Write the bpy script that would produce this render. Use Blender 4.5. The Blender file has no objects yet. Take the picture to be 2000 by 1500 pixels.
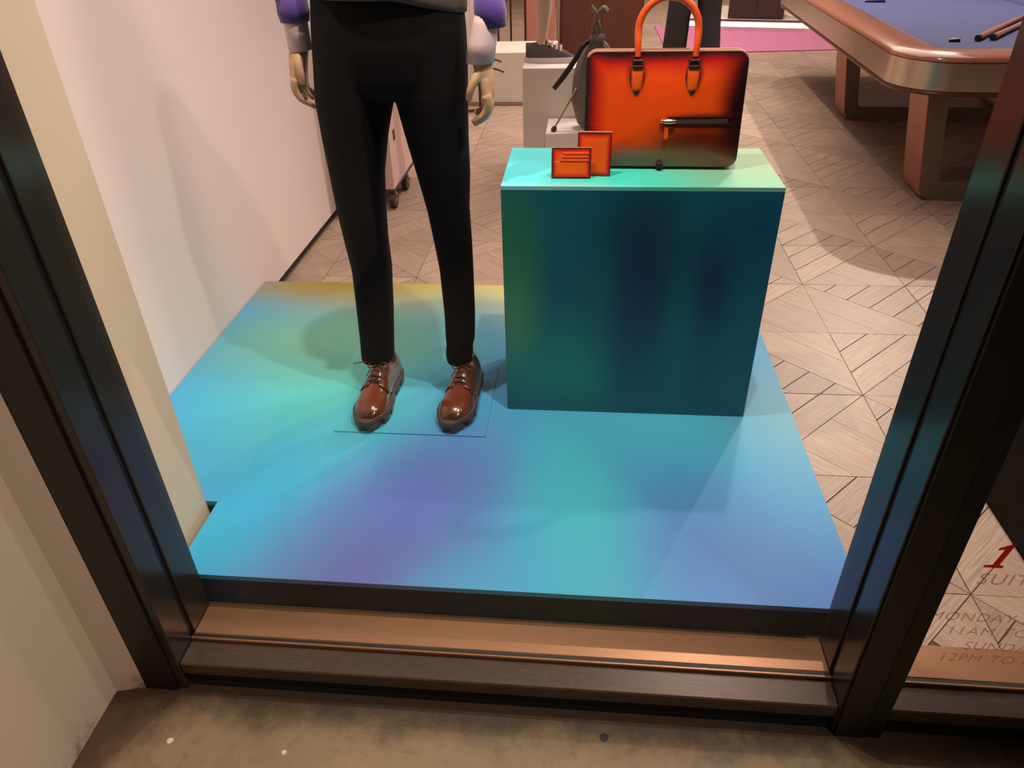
import bpy, bmesh, math, random
from mathutils import Vector, Matrix, Euler
random.seed(7)
sc = bpy.context.scene
COL = sc.collection
PI = math.pi

# ------------------------------------------------------------------ camera
F_PX, PITCH, YAW, ROLL = 1432.5, 0.58746, -0.10443, 0.02785
cd = bpy.data.cameras.new('camera'); cam = bpy.data.objects.new('camera', cd); COL.objects.link(cam)
cy, sy, cp, sp = math.cos(YAW), math.sin(YAW), math.cos(PITCH), math.sin(PITCH)
fwd = Vector((sy*cp, cy*cp, -sp)); rt = Vector((cy, -sy, 0)); dn = fwd.cross(rt)
cr, sr = math.cos(ROLL), math.sin(ROLL)
rx_, dn_ = cr*rt + sr*dn, -sr*rt + cr*dn
m = Matrix.Identity(4)
for i in range(3):
    m[i][0], m[i][1], m[i][2] = rx_[i], -dn_[i], -fwd[i]
m.translation = Vector((0, 0, 1.5))
cam.matrix_world = m
cd.sensor_width = 36.0; cd.lens = 36.0*F_PX/2000.0; cd.clip_start = 0.05
sc.camera = cam
sc.view_settings.view_transform = 'Standard'; sc.view_settings.look = 'None'
sc.view_settings.gamma = 1; sc.view_settings.use_curve_mapping = False
sc.view_settings.exposure = -0.28

# ------------------------------------------------------------------ world and lights
w = bpy.data.worlds.new('night_sky'); sc.world = w; w.use_nodes = True
w.node_tree.nodes['Background'].inputs[0].default_value = (0.9, 0.72, 0.55, 1)
w.node_tree.nodes['Background'].inputs[1].default_value = 0.035

def spot(name, loc, target, power, angle=70, blend=0.6, color=(1, .83, .70), radius=.05):
    l = bpy.data.lights.new(name, 'SPOT'); l.energy = power; l.color = color
    l.spot_size = math.radians(angle); l.spot_blend = blend; l.shadow_soft_size = radius
    o = bpy.data.objects.new(name, l); COL.objects.link(o); o.location = loc
    o.rotation_euler = (Vector(target)-Vector(loc)).to_track_quat('-Z', 'Y').to_euler()
    return o
def point(name, loc, power, color=(1, .83, .70), radius=.15):
    l = bpy.data.lights.new(name, 'POINT'); l.energy = power; l.color = color; l.shadow_soft_size = radius
    o = bpy.data.objects.new(name, l); COL.objects.link(o); o.location = loc
    return o
WARM = (1, .82, .70); PINK = (1, .80, .74)
spot('ceiling_spot', (-.55, 1.72, 3.1), (-.5, 1.8, 0), 190, 100, 1, WARM, .03)
spot('ceiling_spot', (.30, 1.42, 3.1), (.2, 1.95, .5), 190, 95, 1, WARM, .03)
spot('ceiling_spot', (1.5, 1.6, 3.1), (-1.35, 2.3, 1.1), 150, 58, 1, PINK, .2)
spot('ceiling_spot', (1.0, 3.0, 3.1), (-1.35, 2.2, 1.2), 130, 62, 1, PINK, .12)  # second wall spot, added to split the mannequin's shadow on the wall
spot('ceiling_spot', (.9, 3.3, 3.1), (1.1, 2.4, 0), 170, 90, 1, PINK, .04)
spot('ceiling_spot', (2.85, 6.8, 3.1), (2.0, 4.9, 0), 520, 105, .8, WARM, .03)
spot('ceiling_spot', (-.2, 4.6, 3.1), (-.5, 4.8, 0), 170, 90, 1, PINK, .04)
spot('ceiling_spot', (.6, 6.8, 3.1), (.3, 6.8, 0), 330, 100, 1, WARM, .04)
spot('ceiling_spot', (2.0, 9.3, 3.1), (2.0, 9.6, 0), 230, 120, .8, PINK, .04)
spot('ceiling_spot', (-.3, 9.6, 3.1), (-.4, 10.0, 0), 230, 120, .8, WARM, .04)
spot('ceiling_spot', (2.2, 12.4, 3.1), (2.2, 12.8, 0), 300, 130, .8, WARM, .04)
spot('outdoor_spot', (1.3, .1, 3.4), (-.9, .25, -.1), 345, 62, 1, (1, .79, .60), .06)  # unseen outdoor lamp, placed and aimed to light the pavement but spare the platform

def fill_light(name, loc, sx, sy, power, color):
    l = bpy.data.lights.new(name, 'AREA'); l.shape = 'RECTANGLE'; l.size = sx; l.size_y = sy; l.energy = power; l.color = color
    o = bpy.data.objects.new(name, l); COL.objects.link(o); o.location = loc; return o
fill_light('ceiling_fill', (1.4, 7.6, 3.17), 3.0, 6.5, 170, (1, .86, .76))  # unseen area lamp, added as soft fill over the shop floor

# ------------------------------------------------------------------ node helpers
def lin(c):
    r = []
    for v in c[:3]:
        v = v/255.0
        r.append(v/12.92 if v <= .04045 else ((v+.055)/1.055)**2.4)
    return (r[0], r[1], r[2], 1)
class NT:
    def __init__(self, name):
        self.m = bpy.data.materials.new(name); self.m.use_nodes = True
        self.t = self.m.node_tree; self.n = self.t.nodes; self.bsdf = self.n['Principled BSDF']
    def add(self, typ, **kw):
        nd = self.n.new(typ)
        for k, v in kw.items(): setattr(nd, k, v)
        return nd
    def link(self, a, b): self.t.links.new(a, b)
    def coord(self, kind='Object'):
        return self.add('ShaderNodeTexCoord').outputs[kind]
    def mapping(self, vec, loc=(0,0,0), rot=(0,0,0), scale=(1,1,1)):
        mp = self.add('ShaderNodeMapping'); self.link(vec, mp.inputs[0])
        mp.inputs[1].default_value = loc; mp.inputs[2].default_value = rot; mp.inputs[3].default_value = scale
        return mp.outputs[0]
    def noise(self, vec, scale, detail=3, rough=.5, dist=0):
        nz = self.add('ShaderNodeTexNoise'); self.link(vec, nz.inputs['Vector'])
        nz.inputs['Scale'].default_value = scale; nz.inputs['Detail'].default_value = detail
        nz.inputs['Roughness'].default_value = rough; nz.inputs['Distortion'].default_value = dist
        return nz.outputs['Fac']
    def maprange(self, v, a, b, c, d, smooth=True):
        mr = self.add('ShaderNodeMapRange'); mr.interpolation_type = 'SMOOTHSTEP' if smooth else 'LINEAR'
        self.link(v, mr.inputs['Value'])
        for k, x in zip(('From Min','From Max','To Min','To Max'), (a,b,c,d)): mr.inputs[k].default_value = x
        return mr.outputs['Result']
    def mix(self, fac, a, b, mode='MIX'):
        mx = self.add('ShaderNodeMix'); mx.data_type = 'RGBA'; mx.blend_type = mode
        for s, v in ((0, fac), (6, a), (7, b)):
            if hasattr(v, 'links'): self.link(v, mx.inputs[s])
            else: mx.inputs[s].default_value = v
        return mx.outputs[2]
    def math(self, op, a, b=0.0, clamp=False):
        md = self.add('ShaderNodeMath', operation=op); md.use_clamp = clamp
        for s, v in ((0, a), (1, b)):
            if hasattr(v, 'links'): self.link(v, md.inputs[s])
            else: md.inputs[s].default_value = v
        return md.outputs[0]
    def bump(self, h, strength=.2, dist=.005):
        b = self.add('ShaderNodeBump'); self.link(h, b.inputs['Height'])
        b.inputs['Strength'].default_value = strength; b.inputs['Distance'].default_value = dist
        self.link(b.outputs[0], self.bsdf.inputs['Normal'])
    def base(self, c):
        if hasattr(c, 'links'): self.link(c, self.bsdf.inputs['Base Color'])
        else: self.bsdf.inputs['Base Color'].default_value = c
    def set(self, rough=.5, metal=0, coat=0, spec=.5, coat_rough=.1):
        b = self.bsdf.inputs
        b['Roughness'].default_value = rough; b['Metallic'].default_value = metal
        b['Coat Weight'].default_value = coat; b['Specular IOR Level'].default_value = spec
        b['Coat Roughness'].default_value = coat_rough

def simple(name, rgb, rough=.5, metal=0, coat=0, var=.08, scale=20, bump=0, stretch=(1,1,1), spec=.5, sheen=0):
    t = NT(name); v = t.mapping(t.coord(), scale=stretch)
    n = t.noise(v, scale)
    c = lin(rgb); d = tuple(x*(1-var*2) for x in c[:3])+(1,); e = tuple(min(1, x*(1+var*2)) for x in c[:3])+(1,)
    t.base(t.mix(n, d, e)); t.set(rough, metal, coat, spec)
    if bump: t.bump(n, bump, .002)
    if sheen: t.bsdf.inputs['Sheen Weight'].default_value = sheen
    return t.m

def blobs(t, vec, base, lst):
    """printed colour field: soft elliptical patches over a base colour"""
    c = lin(base)
    for (ctr, rad, rot, rgb, st) in lst:
        v = t.mapping(vec, loc=(ctr[0], ctr[1], 0), rot=(0, 0, rot), scale=(rad[0], rad[1], 1e6))
        v.node.vector_type = 'TEXTURE'
        ln = t.add('ShaderNodeVectorMath', operation='LENGTH'); t.link(v, ln.inputs[0])
        f = t.maprange(ln.outputs['Value'], 0.0, 1.0, st, 0.0)
        c = t.mix(f, c, lin(rgb))
    return c

# ------------------------------------------------------------------ materials
def m_wall(name, rgb, dirt=0.0):
    t = NT(name); v = t.coord()
    n = t.noise(v, 3, 4); n2 = t.noise(v, 120, 2)
    c = lin(rgb)
    col = t.mix(n, tuple(x*.93 for x in c[:3])+(1,), c)
    if dirt:
        z = t.add('ShaderNodeSeparateXYZ'); t.link(v, z.inputs[0])
        h = t.maprange(z.outputs['Z'], -.11, -.02, 1, 0)
        d = t.maprange(t.noise(v, 14, 5, .7), .45, .62, 0, 1)
        col = t.mix(t.math('MULTIPLY', t.math('MULTIPLY', h, d), dirt), col, lin((60, 42, 28)))
    t.base(col); t.set(.7, spec=.3); t.bump(n2, .08, .001)
    return t.m
M = {}
M['wall'] = m_wall('painted_plaster', (230, 213, 208))
M['wall_out'] = m_wall('exterior_plaster', (214, 198, 184), .8)
M['pilaster'] = m_wall('cream_plaster', (222, 205, 178))
M['white'] = simple('white_lacquer', (232, 224, 214), .4, var=.02)
M['frame'] = simple('dark_bronze_frame', (22, 19, 17), .45, .0, var=.06, scale=8)
M['frame_side'] = simple('dark_bronze_reveal', (64, 59, 55), .2, .5, var=.05, scale=8)
M['rubber'] = simple('black_rubber', (12, 12, 12), .5)
M['black'] = simple('recess_black', (14, 12, 10), .8, var=.3, scale=30, bump=.3)  # black stands in for the shade of the wall gap and sill recess
def m_sill():
    t = NT('copper_bronze_sill'); v = t.mapping(t.coord(), scale=(2, 40, 40)); n = t.noise(v, 6, 4)
    t.base(t.mix(n, lin((150, 112, 84)), lin((176, 134, 102)))); t.set(.38, .75); t.bump(n, .05, .001)
    return t.m
M['sill'] = m_sill()
def m_ledge():
    t = NT('worn_bronze_ledge'); v = t.coord(); n = t.noise(t.mapping(v, scale=(3, 20, 20)), 8, 5, .65)
    sc_ = t.maprange(t.noise(t.mapping(v, scale=(4, 30, 30)), 11, 4, .7), .64, .72, 0, .6)
    t.base(t.mix(sc_, t.mix(n, lin((58, 48, 40)), lin((92, 78, 66))), lin((190, 175, 155)))); t.set(.35, .35); t.bump(n, .1, .001)
    return t.m
M['ledge'] = m_ledge()
def m_concrete():
    t = NT('stained_concrete'); v = t.coord()
    n1 = t.noise(v, 4, 6, .65, .4); n2 = t.noise(v, 30, 5, .7); n3 = t.noise(v, 160, 2)
    c = t.mix(n1, lin((112, 96, 74)), lin((158, 138, 110)))
    c = t.mix(t.maprange(n2, .5, .75, 0, .45), c, lin((92, 74, 56)))
    # rusty grime band where the paving meets the frame, ragged by noise
    s = t.add('ShaderNodeSeparateXYZ'); t.link(v, s.inputs[0])
    d = t.math('ADD', s.outputs['Y'], t.math('MULTIPLY', t.noise(v, 9, 5, .7), .14))
    c = t.mix(t.maprange(d, .95, 1.07, 0, .9), c, lin((48, 34, 26)))
    d2 = t.math('SUBTRACT', t.math('MULTIPLY', t.noise(v, 7, 5, .7), .28), s.outputs['X'])
    c = t.mix(t.maprange(d2, 1.02, 1.2, 0, .8), c, lin((70, 44, 34)))
    t.base(c); t.set(.55, spec=.35); t.bump(t.math('ADD', n2, n3), .25, .003)
    return t.m
M['concrete'] = m_concrete()
def m_floor(name, ang):
    t = NT(name); v = t.coord()
    g = t.mapping(v, rot=(0, 0, ang), scale=(1, 1, 1))
    g = t.mapping(g, scale=(2.0, 62, 20))
    n = t.noise(g, 3, 5, .6, .6); n2 = t.noise(v, 5, 3)
    at = t.add('ShaderNodeAttribute', attribute_name='tone')
    c = t.mix(t.maprange(n, .3, .7, 0, 1), lin((152, 128, 112)), lin((194, 170, 150)))
    c = t.mix(t.math('MULTIPLY', at.outputs['Fac'], .62), c, lin((132, 114, 101)))
    c = t.mix(t.maprange(n2, .4, .7, 0, .18), c, lin((170, 140, 122)))
    t.base(c); t.set(.42, spec=.4); t.bump(n, .3, .002)
    return t.m
M['plank_a'] = m_floor('tile_grain_rising', -PI/4)
M['plank_b'] = m_floor('tile_grain_falling', PI/4)
M['grout'] = simple('dark_joint', (104, 80, 66), .8)
# printed platform top (world metres)
def m_platform():
    t = NT('printed_gradient_platform'); v = t.add('ShaderNodeNewGeometry').outputs['Position']
    L = [((-1.25, 1.75), (.6, .8), 0, (62, 172, 218), .9), ((-.85, 2.05), (.6, .66), .2, (84, 196, 190), .9),
         ((-.9, 2.4), (.9, .5), .1, (118, 184, 150), .9),
         ((-.6, 2.95), (1.3, .52), 0, (190, 176, 70), 1.0),
         ((.0, 2.85), (.5, .65), 0, (236, 226, 110), .9),
         ((-1.1, 2.87), (.75, .34), 0, (150, 130, 48), 1.0),
         ((-.52, 1.22), (.44, .74), -.40, (92, 106, 170), 1.0),
         ((-.42, 1.55), (.34, .5), -.5, (88, 110, 188), .85),
         ((-.92, 1.42), (.22, .6), -.3, (58, 176, 222), .85),
         ((.35, 1.35), (.55, .42), .0, (78, 126, 194), .9),
         ((.65, 1.15), (.6, .40), .3, (76, 120, 192), .95),
         ((.02, 1.5), (.26, .8), .1, (62, 184, 200), .8),
         ((.3, 1.9), (.5, .30), .0, (74, 190, 214), .75),
         ((.65, 2.0), (.3, .55), 0, (98, 168, 192), .85),
         ((-.25, 1.1), (.3, .3), 0, (76, 164, 212), .6)]
    t.base(blobs(t, v, (70, 160, 212), L)); t.set(.42, spec=.2)
    return t.m
M['platform'] = m_platform()
def m_skirt():
    t = NT('printed_gradient_skirt'); v = t.coord()
    L = [((-.95, 1.17), (.35, 2), 0, (26, 58, 96), .9), ((-.45, 1.17), (.4, 2), 0, (36, 34, 58), .9),
         ((-.05, 1.17), (.35, 2), 0, (24, 58, 70), .9), ((.45, 1.17), (.4, 2), 0, (32, 40, 66), .9)]
    t.base(blobs(t, v, (22, 34, 54), L)); t.set(.6, spec=.1)
    return t.m
M['skirt'] = m_skirt()
def m_pedtop():
    t = NT('printed_gradient_pedestal_top'); v = t.coord()
    L = [((-.2, 2.1), (.45, .6), 0, (92, 228, 236), .95), ((.12, 2.0), (.32, .35), 0, (60, 216, 196), .9),
         ((.5, 2.2), (.42, .6), 0, (150, 188, 146), 1.0), ((-.1, 1.93), (.4, .06), 0, (170, 216, 222), .6)]
    t.base(blobs(t, v, (72, 204, 182), L)); t.set(.4, spec=.25)
    return t.m
def m_pedfront():
    t = NT('printed_gradient_pedestal_side'); v = t.coord()
    v = t.mapping(v, rot=(-PI/2, 0, 0))     # blobs laid out in X and Z of the face
    L = [((-.2, .62), (.16, .42), 0, (44, 128, 92), 1.0), ((-.19, .4), (.13, .3), 0, (86, 160, 112), .8),
         ((-.03, .25), (.3, .3), 0, (30, 152, 140), .9), ((.17, .62), (.20, .45), 0, (22, 50, 84), .9),
         ((.15, .35), (.10, .55), 0, (16, 78, 122), .6), ((.38, .58), (.12, .3), 0, (26, 50, 92), .8),
         ((.30, .35), (.08, .35), 0, (14, 120, 128), .6), ((.5, .35), (.12, .5), 0, (18, 112, 128), .7),
         ((.06, .5), (.08, .3), 0, (22, 112, 120), .6), ((.48, .72), (.16, .25), 0, (16, 84, 124), .8),
         ((.16, .1), (.5, .14), 0, (18, 110, 122), .6)]
    t.base(blobs(t, v, (12, 104, 126), L)); t.set(.42, spec=.25)
    return t.m
M['ped_top'] = m_pedtop(); M['ped_front'] = m_pedfront()
M['wool'] = simple('black_wool', (17, 16, 18), .9, var=.1, scale=300, bump=.1, spec=.15)
M['wool_far'] = simple('charcoal_wool', (34, 32, 34), .85, var=.1, scale=200)
M['knit'] = simple('purple_knit', (76, 48, 136), .8, var=.12, scale=160, bump=.3, sheen=.3)
M['shirt'] = simple('pale_pink_cotton', (232, 206, 208), .75, var=.03, scale=90, bump=.08)
M['hem'] = simple('taupe_hem', (78, 68, 64), .7, var=.05)
M['skin'] = simple('mannequin_skin', (198, 162, 126), .42, var=.03)
M['skin_far'] = simple('pale_mannequin', (206, 178, 160), .5, var=.03)
M['lace'] = simple('dark_brown_lace', (70, 44, 32), .7, var=.15, scale=400)
def m_sole():
    t = NT('dark_brown_rubber'); v = t.coord(); n = t.noise(v, 60)
    t.base(t.mix(n, lin((58, 44, 38)), lin((88, 70, 60)))); t.set(.5); return t.m
M['sole'] = m_sole()
def m_shoe(name, dark):
    t = NT(name); v = t.coord(); s = t.add('ShaderNodeSeparateXYZ'); t.link(v, s.inputs[0])
    n = t.noise(v, 22, 3)
    c = t.mix(n, lin((84, 38, 24)), lin((118, 56, 34)))
    yy = t.math('ADD', s.outputs['Y'], t.math('MULTIPLY', n, .02))
    c = t.mix(t.maprange(yy, -.255, -.288, 0, .9), c, lin((44, 22, 20)))      # burnished toe tip
    zz = t.math('ADD', s.outputs['Z'], t.math('MULTIPLY', n, .012))
    c = t.mix(t.maprange(zz, .062, .044, 0, .75), c, lin((52, 26, 20)))        # burnished welt
    c = t.mix(t.maprange(yy, -.08, -.02, 0, .8), c, lin((40, 30, 26)))        # burnished heel
    if dark: c = t.mix(.35, c, lin((44, 26, 20)))
    t.base(c); t.set(.2, coat=.8, coat_rough=.08); t.bump(n, .03, .002)
    return t.m
M['shoe'] = m_shoe('patina_leather', 0); M['shoe_q'] = m_shoe('patina_leather_quarters', 1)
def m_patina(name, hx, hz, edge, warp=.03, mid=(250, 74, 18), dark=(44, 18, 22), red=(196, 26, 18)):
    """hand-burnished leather, X in +-hx and Z in 0..2hz of the piece: orange heart, red then near-black margins"""
    t = NT(name); v = t.coord(); s = t.add('ShaderNodeSeparateXYZ'); t.link(v, s.inputs[0])
    n = t.noise(v, 9, 3); wv = t.math('MULTIPLY', t.math('SUBTRACT', n, .5), warp)
    dx = t.math('SUBTRACT', hx, t.math('ABSOLUTE', s.outputs['X']))
    dz = t.math('SUBTRACT', hz, t.math('ABSOLUTE', t.math('SUBTRACT', s.outputs['Z'], hz)))
    d = t.math('ADD', t.math('MINIMUM', dx, dz), wv)
    c = t.mix(t.noise(v, 6, 2), lin(mid), lin((min(255, mid[0]+8), mid[1]+18, mid[2]+4)))
    c = t.mix(t.maprange(d, edge*1.25, edge*.35, 0, 1), c, lin(red))
    c = t.mix(t.maprange(d, edge*.62, edge*.08, 0, 1), c, lin(dark))
    return t, c, s
def m_bag():
    t, c, s = m_patina('burnished_orange_leather', .212, .15, .055)
    v = t.coord()
    # darker burnish round the zip pocket and right margin; base paints in pedestal's reflection
    for ctr, rad, rgb, st in (((.11, .126), (.16, .03), (36, 14, 14), .9), ((.11, .06), (.19, .10), (92, 22, 16), .95),
                              ((.225, .14), (.11, .26), (34, 14, 18), 1.0), ((0, 0), (.32, .09), (132, 88, 50), .9),
                              ((-.085, .25), (.028, .06), (120, 18, 12), .7), ((.075, .25), (.028, .06), (120, 18, 12), .7)):
        vv = t.mapping(t.mapping(v, rot=(-PI/2, 0, 0)), loc=(ctr[0], ctr[1], 0), scale=(rad[0], rad[1], 1e6)); vv.node.vector_type = 'TEXTURE'
        ln = t.add('ShaderNodeVectorMath', operation='LENGTH'); t.link(vv, ln.inputs[0])
        c = t.mix(t.maprange(ln.outputs['Value'], .25, 1.0, st, 0), c, lin(rgb))
    t.base(c); t.set(.24, coat=.5, coat_rough=.15)
    return t.m
M['bag'] = m_bag()
def m_wal(name, hx, hz):
    t, c, s = m_patina(name, hx, hz, .014, .006, (254, 88, 28), (84, 40, 44), (226, 26, 22)); t.base(c); t.set(.28, coat=.3); return t.m
M['card'] = m_wal('card_wallet_leather', .054, .041); M['fold'] = m_wal('bifold_leather', .046, .058)
M['tab'] = None
def m_tab():
    t, c, s = m_patina('handle_tab_leather', .0205, .033, .008, .003, (250, 92, 26), (44, 16, 16), (120, 26, 14)); t.base(c); t.set(.3, coat=.3); return t.m
M['tab'] = m_tab()
M['handle'] = simple('orange_handle_leather', (244, 92, 34), .35, coat=.3, var=.08, scale=12)
M['bag_edge'] = simple('waxed_leather_edge', (186, 128, 104), .4, var=.06)
M['bag_dark'] = simple('dark_brown_leather', (40, 20, 18), .5, spec=.3)
M['gold'] = simple('pale_gold_metal', (216, 176, 140), .22, 1)
M['zip'] = simple('grey_zip_tape', (70, 52, 44), .6)
M['rail'] = simple('lacquered_walnut_rail', (182, 120, 98), .16, coat=1, var=.06, scale=6, stretch=(4, 1, 1))
M['rail_dark'] = simple('dark_red_lip', (92, 44, 36), .3)
M['band'] = simple('brushed_champagne_metal', (206, 184, 164), .25, .7, var=.03, scale=10)
M['cloth'] = simple('blue_billiard_cloth', (62, 68, 114), .9, var=.04, scale=200)
M['leg_rose'] = simple('rose_copper_panel', (172, 104, 86), .35, .3)
M['leg_dark'] = simple('dark_champagne_metal', (128, 112, 98), .35, .35)
M['cue'] = simple('cue_wood', (170, 112, 84), .3, coat=.4, stretch=(1, 1, 12))
M['cue_end'] = simple('cue_butt_black', (26, 24, 36), .4)
M['wedge'] = simple('dark_navy_marker', (28, 28, 62), .6)
M['brown'] = simple('dark_walnut_veneer', (96, 52, 38), .45, var=.12, scale=6, stretch=(6, 6, .6))
M['brown2'] = simple('dark_umber_veneer', (62, 38, 34), .45, var=.12, scale=6)
M['rug'] = simple('pink_rug_pile', (180, 108, 140), .95, var=.16, scale=14, bump=.4, stretch=(1, 4, 1))
M['steel'] = simple('polished_steel', (178, 160, 148), .25, .9)
M['chrome_dark'] = simple('dark_steel', (84, 66, 58), .35, .8)
M['pinkpanel'] = simple('pale_pink_laminate', (214, 178, 170), .5, var=.03)
M['caster'] = simple('caster_rubber', (58, 44, 40), .5)
M['suede'] = simple('grey_suede', (80, 72, 74), .95, var=.15, scale=120, bump=.3)
M['sneak_sole'] = simple('pale_grey_rubber', (206, 196, 198), .5)
M['sneak_lace'] = simple('grey_lace', (196, 166, 150), .7)
M['canvas'] = simple('grey_canvas', (112, 102, 98), .75, var=.08, scale=200)
M['strap'] = simple('black_webbing', (30, 24, 24), .6)
M['mat'] = simple('dark_entrance_mat', (18, 14, 11), 1.0, var=.25, scale=220, bump=.5, spec=.05)
def m_vinyl(name, rgb, clear):
    t = NT(name); t.n.remove(t.bsdf); out = t.n['Material Output']
    n = t.noise(t.coord(), 200); c = lin(rgb)
    col = t.mix(n, c, tuple(x*.85 for x in c[:3])+(1,))
    df = t.add('ShaderNodeBsdfDiffuse'); tl = t.add('ShaderNodeBsdfTranslucent'); tr = t.add('ShaderNodeBsdfTransparent')
    t.link(col, df.inputs[0]); t.link(col, tl.inputs[0])
    a = t.add('ShaderNodeMixShader'); a.inputs[0].default_value = .5; t.link(df.outputs[0], a.inputs[1]); t.link(tl.outputs[0], a.inputs[2])
    b = t.add('ShaderNodeMixShader'); b.inputs[0].default_value = clear; t.link(a.outputs[0], b.inputs[1]); t.link(tr.outputs[0], b.inputs[2])
    t.link(b.outputs[0], out.inputs[0]); return t.m
M['sticker_red'] = m_vinyl('red_vinyl', (232, 50, 44), .1)
M['sticker'] = m_vinyl('brown_vinyl', (188, 96, 80), .38)
M['gum_w'] = simple('pale_gum', (214, 200, 180), .7); M['gum_d'] = simple('dark_gum', (38, 30, 28), .7)
def m_glass():
    t = NT('window_glass'); t.n.remove(t.bsdf)
    out = t.n['Material Output']
    tr = t.add('ShaderNodeBsdfTransparent'); gl = t.add('ShaderNodeBsdfGlossy'); gl.inputs['Roughness'].default_value = .02
    tr.inputs[0].default_value = (.97, .98, .97, 1)
    n = t.noise(t.coord(), 3); lw = t.add('ShaderNodeLayerWeight')
    refl = t.math('ADD', t.math('MULTIPLY', t.math('POWER', lw.outputs['Facing'], 4), .35), t.maprange(n, 0, 1, .018, .022))
    mx = t.add('ShaderNodeMixShader'); t.link(refl, mx.inputs[0]); t.link(tr.outputs[0], mx.inputs[1]); t.link(gl.outputs[0], mx.inputs[2])
    t.link(mx.outputs[0], out.inputs[0]); return t.m
M['glass'] = m_glass()
def m_led():
    t = NT('lit_strip'); n = t.noise(t.coord(), 5)
    t.base(lin((250, 240, 230))); t.bsdf.inputs['Emission Color'].default_value = (1, .9, .84, 1)
    t.link(t.maprange(n, 0, 1, 1.1, 1.3), t.bsdf.inputs['Emission Strength']); return t.m
M['led'] = m_led()

# ------------------------------------------------------------------ mesh helpers
def bx(bm, x0, x1, y0, y1, z0, z1, bev=0, seg=1):
    b = bmesh.new()
    bmesh.ops.create_cube(b, size=1)
    for v in b.verts:
        v.co = Vector(((x0+x1)/2+v.co.x*(x1-x0), (y0+y1)/2+v.co.y*(y1-y0), (z0+z1)/2+v.co.z*(z1-z0)))
    if bev: bmesh.ops.bevel(b, geom=list(b.edges), offset=bev, segments=seg, affect='EDGES', profile=.5)
    merge(bm, b)
def merge(bm, b, mat=None):
    if mat is not None: bmesh.ops.transform(b, matrix=mat, verts=b.verts)
    vm = [bm.verts.new(v.co) for v in b.verts]; b.verts.index_update()
    for f in b.faces:
        try: bm.faces.new([vm[v.index] for v in f.verts])
        except ValueError: pass
    b.free()
def loft(bm, rings, closed=True, caps=True, loop=False):
    R = [[bm.verts.new(p) for p in r] for r in rings]
    n = len(R[0])
    pairs = list(zip(R, R[1:])) + ([(R[-1], R[0])] if loop else [])
    for a, b in pairs:
        for i in range(n if closed else n-1):
            j = (i+1) % n
            try: bm.faces.new((a[i], a[j], b[j], b[i]))
            except ValueError: pass
    if caps and closed and not loop:
        for r in (R[0], R[-1]):
            try: bm.faces.new(r)
            except ValueError: pass
def ell(c, rx, ry, n=24, p=2.0):
    r = []
    for i in range(n):
        a = 2*PI*i/n; ca, sa = math.cos(a), math.sin(a)
        r.append(Vector((c[0]+rx*math.copysign(abs(ca)**(2/p), ca), c[1]+ry*math.copysign(abs(sa)**(2/p), sa), c[2])))
    return r
def catmull(pts, n=6):
    P = [Vector(p) for p in pts]; out = []
    for i in range(len(P)-1):
        a, b, c, d = P[max(i-1, 0)], P[i], P[i+1], P[min(i+2, len(P)-1)]
        for k in range(n):
            t = k/n
            out.append(.5*((2*b)+(c-a)*t+(2*a-5*b+4*c-d)*t*t+(3*b-a-3*c+d)*t**3))
    out.append(P[-1]); return out
def tube(bm, pts, r, n=8, smooth=0, sx=1.0, up=None):
    P = catmull(pts, smooth) if smooth else [Vector(p) for p in pts]
    k = len(P)
    if not isinstance(r, (list, tuple)): rr = [r]*k
    else: rr = [r[min(int(i*(len(r)-1)/(k-1)), len(r)-2)]*(1-((i*(len(r)-1)/(k-1))-min(int(i*(len(r)-1)/(k-1)), len(r)-2)))+r[min(int(i*(len(r)-1)/(k-1)), len(r)-2)+1]*((i*(len(r)-1)/(k-1))-min(int(i*(len(r)-1)/(k-1)), len(r)-2)) for i in range(k)]
    rings = []; pn = None
    for i in range(k):
        t = (P[min(i+1, k-1)]-P[max(i-1, 0)]).normalized()
        if pn is None:
            ref = Vector(up) if up else (Vector((0, 0, 1)) if abs(t.z) < .9 else Vector((1, 0, 0)))
            pn = (ref-t*ref.dot(t)).normalized()
        else: pn = (pn-t*pn.dot(t)).normalized()
        b = t.cross(pn)
        rings.append([P[i]+rr[i]*(math.cos(2*PI*j/n)*pn*sx+math.sin(2*PI*j/n)*b) for j in range(n)])
    loft(bm, rings)
def prism(bm, poly, axis, a, b):
    def mk(p, h): return Vector({'x': (h, p[0], p[1]), 'y': (p[0], h, p[1]), 'z': (p[0], p[1], h)}[axis])
    loft(bm, [[mk(p, a) for p in poly], [mk(p, b) for p in poly]])
def rrect(x0, x1, y0, y1, r, n=6):
    out = []
    for (cx_, cy_, a0) in ((x1-r, y1-r, 0), (x0+r, y1-r, PI/2), (x0+r, y0+r, PI), (x1-r, y0+r, 1.5*PI)):
        for i in range(n+1):
            a = a0+PI/2*i/n; out.append((cx_+r*math.cos(a), cy_+r*math.sin(a)))
    return out
def finish(bm, name, mat, parent=None, smooth=True, ang=35):
    bmesh.ops.remove_doubles(bm, verts=bm.verts, dist=1e-5)
    bmesh.ops.recalc_face_normals(bm, faces=bm.faces)
    me = bpy.data.meshes.new(name); bm.to_mesh(me); bm.free()
    mats = mat if isinstance(mat, (list, tuple)) else [mat]
    for k in mats: me.materials.append(k)
    if smooth:
        for p in me.polygons: p.use_smooth = True
        me.set_sharp_from_angle(angle=math.radians(ang))
    o = bpy.data.objects.new(name, me); COL.objects.link(o)
    if parent: o.parent = parent
    return o
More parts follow.
